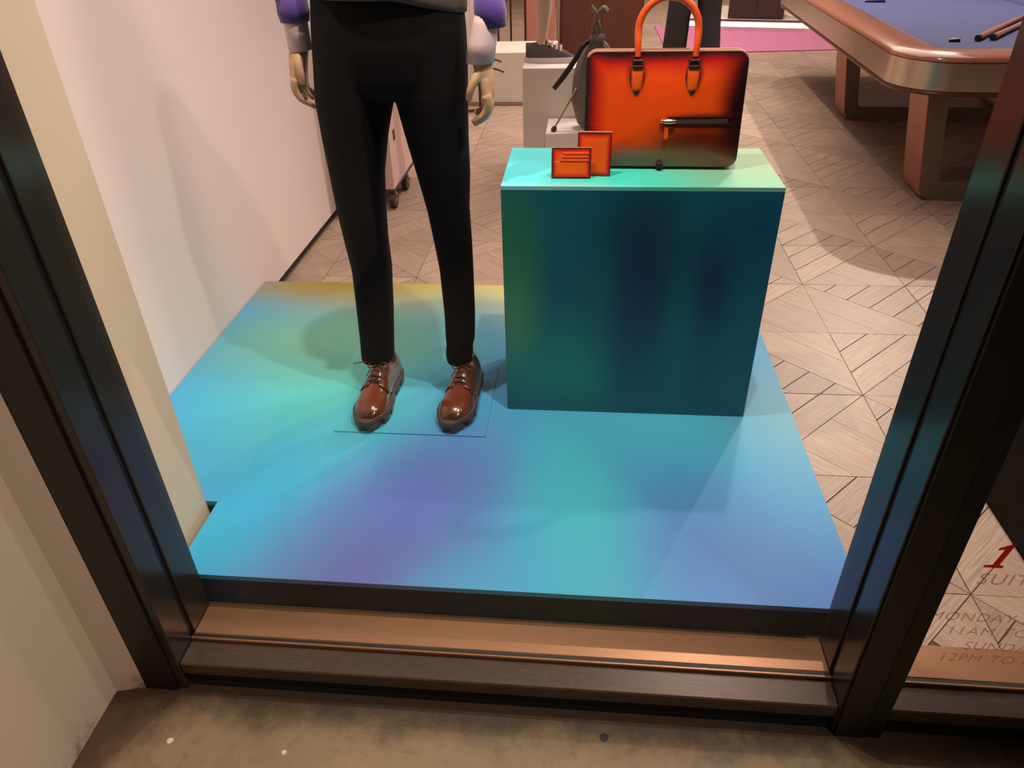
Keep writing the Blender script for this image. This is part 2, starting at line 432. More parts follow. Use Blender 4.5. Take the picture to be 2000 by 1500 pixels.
def remesh(bm, voxel=.008, it=4, fac=.5):
    bmesh.ops.recalc_face_normals(bm, faces=bm.faces)
    me = bpy.data.meshes.new('tmp'); bm.to_mesh(me); bm.free()
    o = bpy.data.objects.new('tmp', me); COL.objects.link(o)
    md = o.modifiers.new('r', 'REMESH'); md.mode = 'VOXEL'; md.voxel_size = voxel
    s = o.modifiers.new('s', 'SMOOTH'); s.iterations = it; s.factor = fac
    ev = o.evaluated_get(bpy.context.evaluated_depsgraph_get())
    b = bmesh.new(); b.from_mesh(ev.to_mesh()); ev.to_mesh_clear()
    bpy.data.objects.remove(o); bpy.data.meshes.remove(me)
    return b
def tag(o, label=None, cat=None, group=None, kind=None):
    if label: o['label'] = label
    if cat: o['category'] = cat
    if group: o['group'] = group
    if kind: o['kind'] = kind
    return o
def thing(name, label, cat, loc=(0,0,0), rotz=0, group=None):
    o = bpy.data.objects.new(name, None); COL.objects.link(o); o.empty_display_size = .1
    o.location = loc; o.rotation_euler = (0, 0, rotz)
    return tag(o, label, cat, group)
def struct(name, label=None, cat=None):
    o = bpy.data.objects.new(name, None); COL.objects.link(o); o.empty_display_size = .1
    return tag(o, label, cat, None, 'structure')
def box_obj(name, dims, mat, parent=None, bev=.002):
    b = bmesh.new(); bx(b, *dims, bev); return finish(b, name, mat, parent, smooth=True)

# ------------------------------------------------------------------ the setting
XL, XR, YB, CZ = -1.39, 5.5, 16.0, 3.2
# floor: dark joint bed with grain tiles laid on it as pieces
floor = box_obj('floor', (XL-.2, XR, 1.17, YB, -.08, -.004), M['grout'], bev=0)
tag(floor, 'grey-beige wood-grain floor laid in triangular parquet panels', 'floor', kind='structure')
CELL = .445; GX, GY = 1.012, 2.68
def clip(poly, a, b, c):        # keep a*x+b*y<=c
    out = []
    for i in range(len(poly)):
        p, q = poly[i], poly[(i+1) % len(poly)]
        dp, dq = a*p[0]+b*p[1]-c, a*q[0]+b*q[1]-c
        if dp <= 0: out.append(p)
        if dp*dq < 0:
            t = dp/(dp-dq); out.append((p[0]+(q[0]-p[0])*t, p[1]+(q[1]-p[1])*t))
    return out
def inset(poly, d):
    out = poly; cx_ = sum(p[0] for p in poly)/len(poly); cy_ = sum(p[1] for p in poly)/len(poly)
    for i in range(len(poly)):
        p, q = poly[i], poly[(i+1) % len(poly)]
        ex, ey = q[0]-p[0], q[1]-p[1]; L = math.hypot(ex, ey)
        if L < 1e-6: continue
        nx, ny = ey/L, -ex/L
        if nx*(cx_-p[0])+ny*(cy_-p[1]) > 0: nx, ny = -nx, -ny
        out = clip(out, nx, ny, nx*p[0]+ny*p[1]-d)
        if len(out) < 3: return []
    return out
def area(p): return abs(sum(p[i][0]*p[(i+1) % len(p)][1]-p[(i+1) % len(p)][0]*p[i][1] for i in range(len(p))))/2
planks = []
PW = CELL/math.sqrt(2)/3.0
for i in range(-6, 10):
    for j in range(-4, 31):
        x0, y0 = GX+i*CELL, GY+j*CELL
        if x0 > XR-.4 or y0+CELL > YB+.2: continue
        x1, y1 = x0+CELL, y0+CELL
        rnd = random.Random(i*97+j*13)
        back = (i+j) % 2 == 0                        # diagonal '\' or '/'
        tones = (rnd.random(), rnd.random())
        for side in (0, 1):
            sq = [(x0, y0), (x1, y0), (x1, y1), (x0, y1)]
            if back: a, b, c = 1, 1, x0+y1           # anti-diagonal x+y=c
            else: a, b, c = 1, -1, x0-y0
            if side: tri = clip(sq, -a, -b, -c)
            else: tri = clip(sq, a, b, c)
            # grain direction: one triangle rises, the other falls
            rise = (side == 0) if back else (side == 0)
            if (i*5+j*3) % 7 == 0: rise = not rise
            dx, dy = (1, -1) if rise else (1, 1)     # normal of plank joints
            vals = [p[0]*dx+p[1]*dy for p in tri]; lo, hi = min(vals), max(vals)
            nseg = max(1, round((hi-lo)/math.sqrt(2)/(PW if rise else PW*1.9)))
            st = (hi-lo)/nseg
            for k in range(nseg):
                pc = clip(clip(tri, -dx, -dy, -(lo+k*st)), dx, dy, lo+(k+1)*st)
                if len(pc) < 3: continue
                pc = inset(pc, .0019 if rise else .0007)
                if len(pc) < 3 or area(pc) < .0002: continue
                cx_ = sum(p[0] for p in pc)/len(pc); cy_ = sum(p[1] for p in pc)/len(pc)
                if cx_ < .55 and cy_ < 2.75: continue            # hidden under the display platform
                pc = clip(pc, 0, -1, -1.182); pc = clip(pc, -1, 0, 1.388) if len(pc) >= 3 else pc
                pc = clip(pc, 1, 0, XR) if len(pc) >= 3 else pc
                if len(pc) < 3 or area(pc) < .0002: continue
                planks.append((pc, rise, .75*tones[side]+.25*rnd.random(), cx_, cy_))
def px_of(P):
    d = Vector(P)-Vector((0, 0, 1.5)); z = d.dot(fwd)
    if z <= .1: return None
    return (1000+F_PX*d.dot(rx_)/z, 750+F_PX*d.dot(dn_)/z, z)
def shown(p):
    q = px_of((p[3], p[4], 0))
    if q is None or not (-20 < q[0] < 2020 and -20 < q[1] < 1320): return False
    if q[0] > 1870 and q[1] < 1000 and q[0] > 1560+.47*(1430-q[1])+60: return False
    if 970 < q[0] < 1520 and q[1] > 290: return False
    return True
vis = sorted([p for p in planks if shown(p)], key=lambda p: -area(p[0])/px_of((p[3], p[4], 0))[2]**2)
near = set(id(p) for p in vis[:295])
def plank_faces(bm, pc, lay, tone):
    cx_ = sum(p[0] for p in pc)/len(pc); cy_ = sum(p[1] for p in pc)/len(pc)
    top = [bm.verts.new((p[0], p[1], 0)) for p in pc]; bot = [bm.verts.new((p[0], p[1], -.006)) for p in pc]
    fs = [bm.faces.new(top)]
    for i in range(len(pc)):
        j = (i+1) % len(pc); fs.append(bm.faces.new((bot[i], bot[j], top[j], top[i])))
    for f in fs:
        for l in f.loops: l[lay] = (tone, tone, tone, 1)
rest = {True: bmesh.new(), False: bmesh.new()}
lays = {k: b.loops.layers.float_color.new('tone') for k, b in rest.items()}
for p in planks:
    if id(p) in near:
        b = bmesh.new(); lay = b.loops.layers.float_color.new('tone')
        plank_faces(b, p[0], lay, p[2])
        o = finish(b, 'floor_plank', M['plank_a'] if p[1] else M['plank_b'], floor, smooth=False)
    else: plank_faces(rest[p[1]], p[0], lays[p[1]], p[2])
for k, b in rest.items():
    o = finish(b, 'distant_floor_planks', M['plank_a'] if k else M['plank_b'], floor, smooth=False); o['kind'] = 'stuff'

b = bmesh.new(); bx(b, XL-.2, XL, 1.44, YB, .035, CZ); o = finish(b, 'wall_left', M['wall'], smooth=False)
tag(o, 'plain pale plaster wall along the left side of the display', 'wall', kind='structure')
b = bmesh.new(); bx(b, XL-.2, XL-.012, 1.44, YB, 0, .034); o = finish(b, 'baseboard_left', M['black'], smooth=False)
tag(o, 'dark recessed shadow gap under the left wall', 'baseboard', kind='structure')
b = bmesh.new(); bx(b, XL-.2, -1.018, 1.185, 1.439, 0, CZ, .003); o = finish(b, 'trim_1', M['pilaster'])
tag(o, 'cream pilaster between the window jamb and the left wall', 'pilaster', kind='structure')
b = bmesh.new(); bx(b, XL, XR+.2, YB, YB+.2, 0, CZ); tag(finish(b, 'wall_back', M['wall'], smooth=False), 'pale wall at the far end of the shop', 'wall', kind='structure')
b = bmesh.new(); bx(b, XR, XR+.2, 1.17, YB, 0, CZ); tag(finish(b, 'wall_right', M['wall'], smooth=False), 'pale wall on the right side of the shop', 'wall', kind='structure')
b = bmesh.new(); bx(b, XL-.2, XR+.2, 1.0, YB+.2, CZ, CZ+.2); tag(finish(b, 'ceiling', M['wall'], smooth=False), 'white shop ceiling', 'ceiling', kind='structure')
# outside
b = bmesh.new(); bx(b, -4, 5, -5, 1.03, -.3, -.1); tag(finish(b, 'sidewalk', M['concrete'], smooth=False), 'stained brown concrete pavement in front of the window', 'pavement', kind='structure')
b = bmesh.new()
prism(b, [(-4, -1.5), (-1.098, -1.5), (-1.098, .985), (-1.03, 1.0), (-1.024, 1.06), (-4, 1.06)], 'z', -.1, CZ)
tag(finish(b, 'wall_front', M['wall_out'], ang=20), 'beige exterior wall with a stepped corner left of the window', 'wall', kind='structure')

# window 1: bronze frame and glass
XJL, XJR = -.923, .600
win = struct('window_1', 'shop window in a dark bronze metal frame', 'window')
def jamb(par, xa, xb, face, outer_face=True):
    # side face towards the opening is at `face`; two halves with a glazing groove between
    b = bmesh.new(); bx(b, xa, xb, 1.005, 1.078, -.1, CZ, .002); finish(b, 'jamb', M['frame_side'], par)
    b = bmesh.new(); bx(b, xa, xb, 1.096, 1.184, -.02, CZ, .002); finish(b, 'inner_jamb', M['frame_side'], par)
    g = .004 if face == xb else -.004
    b = bmesh.new(); bx(b, min(xa, xb)+(0 if face == xb else .006), max(xa, xb)-(.006 if face == xb else 0), 1.078, 1.096, -.02, CZ); finish(b, 'gasket', M['rubber'], par)
jamb(win, -1.022, XJL, XJL)
jamb(win, XJR, .668, XJR)
b = bmesh.new(); bx(b, -1.024, -.945, .998, 1.005, -.1, CZ, .001); finish(b, 'front_cover', M['frame'], win)
b = bmesh.new(); bx(b, .606, .668, .998, 1.005, -.1, CZ, .001); finish(b, 'front_cover', M['frame'], win)
def sill_set(par, x0, x1):
    b = bmesh.new(); bx(b, x0, x1, 1.092, 1.184, -.03, 0, .002); finish(b, 'sill', M['sill'], par)
    b = bmesh.new(); bx(b, x0, x1, 1.074, 1.0805, -.03, .004, .0015); finish(b, 'glazing_bead', M['sill'], par)
    b = bmesh.new(); bx(b, x0, x1, 1.0805, 1.092, -.03, -.002); finish(b, 'gasket', M['rubber'], par)
    b = bmesh.new(); bx(b, x0, x1, 1.008, 1.074, -.045, -.006, .003); finish(b, 'ledge', M['ledge'], par)
    b = bmesh.new(); bx(b, x0, x1, 1.018, 1.184, -.1, -.03); finish(b, 'base', M['black'], par)
sill_set(win, XJL, XJR)
b = bmesh.new(); bx(b, XJL-.01, XJR+.01, 1.083, 1.089, -.004, CZ-.1); finish(b, 'glass_pane', M['glass'], win, smooth=False)
b = bmesh.new(); bx(b, -1.03, 1.9, 1.0, 1.19, CZ-.12, CZ-.001); finish(b, 'head', M['frame'], win)

# door 1: glazed bay to the right, with vinyl opening hours
door = struct('door_1', 'glazed entrance bay with vinyl opening hours right of the window', 'door')
b = bmesh.new(); bx(b, .669, .707, 1.0, 1.184, -.1, CZ-.12, .002); finish(b, 'stile', M['rubber'], door)
b = bmesh.new(); bx(b, 1.86, 1.95, 1.0, 1.184, -.1, CZ-.12, .002); finish(b, 'stile', M['frame'], door)
sill_set(door, .707, 1.86)
b = bmesh.new(); bx(b, .707, 1.86, 1.083, 1.089, -.004, CZ-.13); finish(b, 'glass_pane', M['glass'], door, smooth=False)
def lettering(txt, x, z, size, mat, shear=0.0, weight=0.0):
    cu = bpy.data.curves.new('lettering', 'FONT'); cu.body = txt; cu.size = size; cu.shear = shear; cu.offset = weight; cu.space_character = 1.12
    o = bpy.data.objects.new('tmp', cu); COL.objects.link(o)
    me = bpy.data.meshes.new_from_object(o.evaluated_get(bpy.context.evaluated_depsgraph_get()))
    bpy.data.objects.remove(o)
    for v in me.vertices: v.co = Vector((x+v.co.x, 1.0822, z+v.co.y))
    me.materials.clear(); me.materials.append(mat); me.name = 'lettering'
    l = bpy.data.objects.new('lettering', me); COL.objects.link(l); l.parent = door; return l
b = bmesh.new()
prism(b, [(.0, 0), (.036, 0), (.036, .006), (.026, .008), (.026, .064), (.018, .064), (.002, .054), (.002, .048), (.014, .051), (.014, .008), (.0, .006)], 'y', 1.0816, 1.0824)
for v in b.verts: v.co.x += .812+v.co.z*.22; v.co.z += .374
finish(b, 'lettering', M['sticker_red'], door, smooth=False)
lettering('SUIT', .812, .326, .045, M['sticker'], .08)
lettering('MONDAY SA', .752, .213, .0365, M['sticker'], .08)
lettering('11AM TO', .800, .169, .0365, M['sticker'], .08)
lettering('SUNDAY', .848, .122, .0365, M['sticker'], .08)
lettering('12PM TO 6', .808, .080, .0365, M['sticker'], .08)

# ------------------------------------------------------------------ display platform and pedestal
t = thing('display_platform', 'low display platform with a printed teal, blue and yellow gradient', 'platform', (0, 0, 0))
poly = [(-.994, 1.19), (.690, 1.19), (.690, 2.853), (-1.386, 2.853), (-1.386, 1.452), (-.994, 1.452)]
b = bmesh.new(); prism(b, poly, 'z', .085, .100); finish(b, 'top_panel', M['platform'], t, smooth=False)
poly2 = [(-.9935, 1.1905), (.6895, 1.1905), (.6895, 2.8525), (-1.3855, 2.8525), (-1.3855, 1.4525), (-.9935, 1.4525)]
b = bmesh.new(); prism(b, poly2, 'z', 0.001, .0852); finish(b, 'skirt', M['skirt'], t, smooth=False)

t = thing('pedestal', 'tall box pedestal printed in a dark teal and navy gradient, orange bag on top', 'pedestal', (0, 0, 0))
PX0, PX1, PY0, PY1, PZ = -.220, .534, 1.943, 2.302, .845
b = bmesh.new(); bx(b, PX0, PX1, PY0, PY1, .1002, PZ-.0125); finish(b, 'body', M['ped_front'], t, smooth=False)
b = bmesh.new(); bx(b, PX0, PX1, PY0, PY1, PZ-.012, PZ, .0008, 1); finish(b, 'top_panel', M['ped_top'], t, smooth=False)

# ------------------------------------------------------------------ mannequin builders
def trousers_bm(left, right, waist, yc=2.04, creases=True, vox=.008):
    bm = bmesh.new()
    for leg in (left, right):
        rings = []
        for (z, cx_, r, k, y) in leg: rings.append(ell((cx_, y, z), r, r*k, 24))
        b = bmesh.new(); loft(b, rings); merge(bm, b)
    b = bmesh.new(); loft(b, [ell((c, y, z), rx, ry, 32, 2.3) for (z, c, rx, ry, y) in waist]); merge(bm, b)
    rb = remesh(bm, vox, 5, .5)
    zc = left[0][0]+vox*.9
    g = bmesh.ops.bisect_plane(rb, geom=list(rb.verts)+list(rb.edges)+list(rb.faces), plane_co=(0, 0, zc), plane_no=(0, 0, 1), clear_inner=True)
    bmesh.ops.holes_fill(rb, edges=[e for e in rb.edges if e.is_boundary])
    return rb
def shoe(parent, loc, rot, mats, mirror=False, laces_out=True):
    """derby on a lugged sole; local -Y is the toe, heel at the origin"""
    L = .298
    def W(s):
        k = [(0, .030), (.06, .036), (.2, .0375), (.4, .0385), (.55, .046), (.7, .0535), (.82, .0515), (.92, .042), (1.0, .022)]
        for (a, u), (c, v) in zip(k, k[1:]):
            if a <= s <= c: return u+(v-u)*(s-a)/(c-a)
        return k[-1][1]
    def off(s): return .004*math.sin(PI*s)*(-1 if mirror else 1)
    def H(s):
        k = [(0, .112), (.05, .118), (.2, .116), (.34, .126), (.45, .115), (.58, .097), (.7, .084), (.82, .077), (.9, .069), (.96, .058), (1, .047)]
        for (a, u), (c, v) in zip(k, k[1:]):
            if a <= s <= c: return u+(v-u)*(s-a)/(c-a)
        return k[-1][1]
    z0 = .040
    def P(s, th, e=0):        # th 0..pi, from +x welt over the top to -x welt
        wv = W(s)*.97+e; h = H(s)-z0+e
        ca, sa = math.cos(th), math.sin(th); pw = .75 if s > .45 else .62+.13*s/.45
        shrink = 1-.30*max(0, min(1, (.5-s)/.3))*sa**2
        return Vector((off(s)+wv*math.copysign(abs(ca)**pw, ca)*shrink, -s*L, z0+h*sa**.85))
    root = bpy.data.objects.new('shoe', None)   # replaced by the upper mesh below
    bpy.data.objects.remove(root)
    SS = [0, .015, .04]+[.08+.04*i for i in range(21)]+[.91, .94, .965, .985, 1.0]
    b = bmesh.new(); rings = []
    for s in SS: rings.append([P(s, PI*i/20) for i in range(21)])
    loft(b, rings, closed=False)
    for r in (rings[0], rings[-1]):
        try: b.faces.new([b.verts.new(p) for p in r])
        except ValueError: pass
    up = finish(b, 'shoe', mats[0], parent, ang=60); up.location = loc; up.rotation_euler = (0, 0, rot)
    # quarters: raised leather shell behind the open lacing
    b = bmesh.new()
    for sgn in (1, -1):
        g = []
        for i in range(19):
            u = i/18; row = []
            for j in range(13):
                v = j/12
                smax = .63-.19*(v**2.2)*0-.16*max(0, (.35-v)/.35)**1.5
                thm = PI*.43
                s = .0+u*(smax-.0); th = v*thm
                if s > .60-.02: th = v*thm
                p = P(max(s, .001), th if sgn > 0 else PI-th, .0022)
                row.append(p)
            g.append(row)
        loft(b, g, closed=False)
    q = finish(b, 'quarters', mats[1], up, ang=60)
    sm = q.modifiers.new('thick', 'SOLIDIFY'); sm.thickness = .0018; sm.offset = 1
    # sole: midsole with welt, lugged outsole
    def outline(d, z, notch=0):
        pts = []
        N = 132
        half = [(W(s)+d, s) for s in [i/44 for i in range(45)]]
        raw = [(off(s)+wv, -s*L) for wv, s in half]+[(off(s)-wv, -s*L) for wv, s in reversed(half)]
        # rounded toe and heel
        toe = [(off(1)+(W(1)+d)*math.cos(a), -L-(.013+d)*math.sin(a)) for a in [PI*i/8 for i in range(1, 8)]]
        heel = [(off(0)-(W(0)+d)*math.cos(a), (.012+d)*math.sin(a)) for a in [PI*i/8 for i in range(1, 8)]]
        raw = raw[:45]+toe+raw[45:]+heel
        cx_, cy_ = 0, -L/2
        for i, p in enumerate(raw):
            x, y = p
            if notch and (i % 8) in (0, 1):
                l = math.hypot(x*2, 1e-6) or 1
                x *= (1-notch/max(abs(x), .02)); y = y+(notch if y < -L*.9 else 0)
            pts.append(Vector((x, y, z)))
        return pts
    b = bmesh.new(); loft(b, [outline(.004, .026), outline(.0075, .028), outline(.0075, .039), outline(.005, .042), outline(-.004, .0425)])
    so = finish(b, 'midsole', mats[2], up, ang=40)
    b = bmesh.new(); loft(b, [outline(.001, .0, .009), outline(.005, .004, .009), outline(.006, .020, .009), outline(.006, .0265, 0)])
    finish(b, 'lugged_outsole', mats[2], up, ang=30)
    # laces
    b = bmesh.new()
    for s in (.40, .46, .52, .575):
        tube(b, [P(s, PI*.36, .004), P(s, PI*.5, .0075), P(s, PI*.64, .004)], .0024, 6, 4)
    for s in (.40, .46, .52):
        tube(b, [P(s, PI*.40, .005), P(s+.05, PI*.58, .007)], .0018, 6, 3)
    finish(b, 'lace_rows', mats[3], up)
    b = bmesh.new(); k = P(.38, PI/2, .008)
    for sgn in (1, -1):
        tube(b, [k, k+Vector((sgn*.022, -.006, .010)), k+Vector((sgn*.034, -.014, -.004)), k+Vector((sgn*.02, -.014, -.006)), k], .0022, 6, 5)
        tube(b, [k, k+Vector((sgn*.02, -.022, -.004)), k+Vector((sgn*.032, -.04, -.024))], .0019, 6, 5)
    if laces_out: tube(b, [k, k+Vector((-.035, -.004, .006)), k+Vector((-.062, -.010, .006)), k+Vector((-.082, -.014, .003))], .0018, 6, 5)
    finish(b, 'lace_bow', mats[3], up)
    b = bmesh.new()
    rows = [[P(s, PI*(.40+.2*i/8), .0005+.004*(s < .5)) for i in range(9)] for s in (.30, .36, .42, .48, .54, .60)]
    loft(b, rows, closed=False); tg = finish(b, 'tongue', mats[1], up, ang=60)
    sm = tg.modifiers.new('thick', 'SOLIDIFY'); sm.thickness = .002
    return up
def hand_bm(wrist, sgn, curl=1.0, th=1.0):
    """relaxed hand hanging from the wrist; sgn=+1 curls towards -X (hand on the +X side of the body)"""
    bm = bmesh.new(); wx, wy, wz = wrist
    def q(x, y, z): return Vector((wx+sgn*x, wy+y, wz+z))
    def ring(x, y, z, rx, ry): return [q(x+rx*math.cos(2*PI*i/16), y+ry*math.sin(2*PI*i/16), z) for i in range(16)]
    b = bmesh.new(); loft(b, [ring(0, 0, .05, .026, .033), ring(0, 0, .0, .025, .032), ring(.006, -.002, -.03, .024, .038), ring(.010, -.002, -.06, .021, .043), ring(.010, 0, -.086, .015, .042)]); merge(bm, b)
    spec = [(-.034, .068), (-.012, .078), (.010, .073), (.031, .058)]
    for y, ln in spec:
        p = [q(.010, y, -.066), q(.013, y, -.070-ln*.3), q(.001*curl, y*.98, -.070-ln*.66), q(-.030*curl, y*.88, -.070-ln*.92)]
        b = bmesh.new(); tube(b, p, [.0145, .0138, .0118, .0080], 10, 4); merge(bm, b)
    p = [q(-.004, -.020, -.004), q(-.018*th, -.036, -.028), q(-.030*th, -.042, -.052), q(-.036*th, -.040, -.078)]
    b = bmesh.new(); tube(b, p, [.0135, .012, .0102, .007], 10, 4); merge(bm, b)
    return remesh(bm, .0032, 3, .5)
def org(bm, o):
    bmesh.ops.translate(bm, vec=-Vector(o), verts=bm.verts); return bm

# main mannequin
O = Vector((-.515, 2.0, .1))
mq = thing('mannequin', 'mannequin in black trousers, purple knit and brown derby shoes on the gradient platform', 'mannequin', O)
Lg = [(.224, -.660, .055, 1.10, 2.035), (.30, -.655, .056, 1.12, 2.04), (.40, -.649, .059, 1.15, 2.045), (.55, -.642, .062, 1.2, 2.05), (.65, -.642, .066, 1.15, 2.035), (.75, -.642, .072, 1.12, 2.03), (.85, -.641, .079, 1.10, 2.035), (.95, -.634, .092, 1.05, 2.04), (1.05, -.622, .108, 1.0, 2.045), (1.13, -.610, .112, 1.0, 2.05), (1.22, -.602, .112, 1.0, 2.055), (1.32, -.595, .106, 1.0, 2.06)]
Rg = [(.224, -.385, .042, 1.22, 2.035), (.262, -.383, .046, 1.22, 2.035), (.285, -.381, .043, 1.2, 2.035), (.315, -.376, .0475, 1.22, 2.03), (.40, -.374, .049, 1.25, 2.04), (.55, -.376, .052, 1.28, 2.05), (.65, -.378, .057, 1.22, 2.035), (.75, -.384, .062, 1.2, 2.03), (.85, -.391, .076, 1.12, 2.035), (.95, -.402, .087, 1.08, 2.04), (1.05, -.410, .099, 1.03, 2.045), (1.13, -.414, .106, 1.0, 2.05), (1.22, -.416, .108, 1.0, 2.055), (1.32, -.418, .104, 1.0, 2.06)]
Wst = [(1.06, -.515, .13, .085, 2.05), (1.10, -.513, .190, .115, 2.05), (1.18, -.510, .198, .125, 2.055), (1.28, -.505, .185, .122, 2.06), (1.38, -.505, .17, .115, 2.06)]
finish(org(trousers_bm(Lg, Rg, Wst), O), 'trousers', M['wool'], mq, ang=80)
b = bmesh.new()   # waist seam fold and zip placket kept as a raised strip
tube(b, [Vector((-.512, 1.938, 1.26)), Vector((-.512, 1.942, 1.18)), Vector((-.514, 1.962, 1.10))], .004, 6, 4, .6)
finish(org(b, O), 'fly_placket', M['wool'], mq)
b = bmesh.new(); loft(b, [ell((-.505, 2.06, z), rx, ry, 32) for z, rx, ry in ((1.305, .195, .132), (1.34, .196, .135), (1.45, .19, .13), (1.6, .205, .135), (1.72, .21, .125), (1.80, .16, .10), (1.84, .085, .07), (1.87, .06, .06))])
for sg, xs in ((-1, -.505), (1, -.505)):
    pts = [(xs+sg*.19, 2.06, 1.76), (xs+sg*.245, 2.07, 1.6), (xs+sg*(.262 if sg < 0 else .278), 2.05, 1.42), (-.757 if sg < 0 else -.244, 2.055 if sg < 0 else 2.02, 1.265)]
    c = bmesh.new(); tube(c, pts, [.075, .06, .05, .036], 16, 5); merge(b, c)
finish(org(remesh(b, .009, 4, .5), O), 'knit_jumper', M['knit'], mq, ang=80)
# folded ribbed jumper cuffs, shirt cuffs, hands
def ringstack(lst, n=24, p=2.0): 
    b = bmesh.new(); loft(b, [ell((x, y, z), rx, ry, n, p) for (x, y, z, rx, ry) in lst], caps=False); return b
def shell(b, name, mat, par, th=.003):
    o = finish(b, name, mat, par, ang=60); s = o.modifiers.new('thick', 'SOLIDIFY'); s.thickness = th; return o
shell(org(ringstack([(-.757, 2.055, 1.30, .039, .042), (-.757, 2.055, 1.262, .041, .044), (-.757, 2.055, 1.240, .037, .040)]), O), 'knit_cuff', M['knit'], mq)
shell(org(ringstack([(-.243, 2.022, 1.31, .038, .043), (-.240, 2.018, 1.262, .041, .046), (-.240, 2.015, 1.228, .038, .043)]), O), 'knit_cuff', M['knit'], mq)
shell(org(ringstack([(-.757, 2.055, 1.275, .032, .035), (-.756, 2.055, 1.22, .031, .036), (-.755, 2.055, 1.172, .030, .035)]), O), 'shirt_cuff', M['shirt'], mq)
shell(org(ringstack([(-.244, 2.018, 1.275, .031, .038), (-.252, 2.012, 1.235, .033, .040), (-.262, 2.006, 1.195, .037, .042), (-.268, 2.0, 1.148, .037, .042)]), O), 'shirt_cuff', M['shirt'], mq)
finish(org(hand_bm((-.760, 2.055, 1.170), -1, .9, .35), O), 'hand', M['skin'], mq, ang=80)
finish(org(hand_bm((-.262, 2.0, 1.138), 1, 1.0), O), 'hand', M['skin'], mq, ang=80)
# untucked hem at the hip
b = ringstack([(-.505, 2.06, 1.36, .198, .137), (-.505, 2.06, 1.313, .202, .139), (-.505, 2.06, 1.298, .200, .138)], 40); [setattr(v.co, 'z', v.co.z-.042*max(0, (v.co.x+.46)/.16)) for v in b.verts if v.co.z < 1.35]
shell(org(b, O), 'shirt_hem', M['hem'], mq)
b = bmesh.new(); bx(b, -.758, -.276, 1.788, 2.19, .1001, .1045, .001); finish(org(b, O), 'base_plate', M['platform'], mq)
SM = (M['shoe'], M['shoe_q'], M['sole'], M['lace'])
shoe(mq, Vector((-.632, 2.098, .1046))-O, math.radians(-4), SM, True, True)
shoe(mq, Vector((-.357, 2.105, .1046))-O, math.radians(-6), SM, False, False)

# ------------------------------------------------------------------ orange briefcase on the pedestal
B = Vector((.214, 2.088, PZ+.0062))
bag = thing('briefcase', 'orange burnished leather briefcase with rolled handle standing on the pedestal', 'briefcase', B)
bag.rotation_euler = (math.radians(-5), 0, math.radians(-1))
HX, HZ = .212, .150
def panel(y, bulge, thick, hx=HX, hz=HZ, r=.028, nx=20, nz=14):
    b = bmesh.new(); rim = rrect(-hx, hx, .003, 2*hz, r, 6)
    rings = []
    for k in range(9):
        f = 1-k/9; rings.append([Vector((x*f, y-bulge*(1-f**2.5), hz+(z-hz)*f)) for x, z in rim])
    rings.insert(0, [Vector((x, y+thick, z)) for x, z in rim])
    loft(b, rings); return b
finish(panel(.004, .016, .012), 'front_panel', M['bag'], bag, ang=50)
b = panel(-.004, .010, .010); bmesh.ops.transform(b, matrix=Matrix.Rotation(PI, 4, 'Z') @ Matrix.Translation((0, -.062, 0)), verts=b.verts)
finish(b, 'back_panel', M['bag'], bag, ang=50)
b = bmesh.new(); ra = rrect(-HX+.006, HX-.006, .008, 2*HZ-.010, .026, 6); loft(b, [[Vector((x, .014, z)) for x, z in ra], [Vector((x, .056, z)) for x, z in ra]]); finish(b, 'gusset', M['bag_dark'], bag, ang=50)
# waxed pale edges along the tops of both panels
for yy in (.006, .060):
    pts = [Vector((x, yy, z)) for x, z in rrect(-HX, HX, .003, 2*HZ, .028, 6)]
    pts = [p for p in pts if p.z > 2*HZ-.02]
    pts.sort(key=lambda p: p.x)
    b = bmesh.new(); tube(b, pts, .0032, 8); finish(b, 'top_edge', M['bag_edge'], bag)
b = bmesh.new(); bx(b, -HX+.03, HX-.03, .030, .036, 2*HZ-.012, 2*HZ-.006, .001); finish(b, 'zip', M['zip'], bag)
# rolled handle
hx0, hx1, zt = -.076, .070, 2*HZ
HXC = (hx0+hx1)/2; hr = (hx1-hx0)/2
pts = [(hx0-.002, -.006, zt-.012), (hx0-.003, -.004, zt+.02)]
pts += [(HXC-(hr+.004)*math.cos(a), .004, zt+.050+.078*math.sin(a)) for a in [PI*i/10 for i in range(11)]]
pts += [(hx1+.003, -.004, zt+.02), (hx1+.002, -.006, zt-.012)]
b = bmesh.new(); tube(b, pts, [.0075]+[.0095]*6+[.0075], 12, 3); hd = finish(b, 'handle', M['handle'], bag)
for hx_ in (hx0, hx1):
    b = bmesh.new()
    sh = [(-.0165, -.004), (-.0205, .022), (-.016, .046), (-.004, .070), (.004, .070), (.016, .046), (.0205, .022), (.0165, -.004)]
    poly = [(x, .061-zz) for x, zz in sh]
    rings = []
    for f, y in ((1, .004), (1, -.003), (.82, -.0065), (.4, -.008)):
        rings.append([Vector((x*f, y, .034+(z-.034)*f)) for x, z in poly])
    loft(b, rings)
    tb = finish(b, 'handle_tab', M['tab'], bag, ang=50); tb.location = (hx_, -.008, 2*HZ-.100)
    b = bmesh.new(); bx(b, hx_-.014, hx_+.014, -.018, -.006, 2*HZ-.042, 2*HZ-.033, .002); bx(b, hx_-.016, hx_+.016, -.018, -.004, 2*HZ-.026, 2*HZ-.018, .003)
    finish(b, 'handle_loop', M['bag_dark'], bag)
    b = bmesh.new(); tube(b, [(hx_+.016*math.cos(a), -.014, 2*HZ-.030+.008*math.sin(a)) for a in [2*PI*i/16 for i in range(17)]], .0026, 8); finish(b, 'handle_ring', M['gold'], bag)
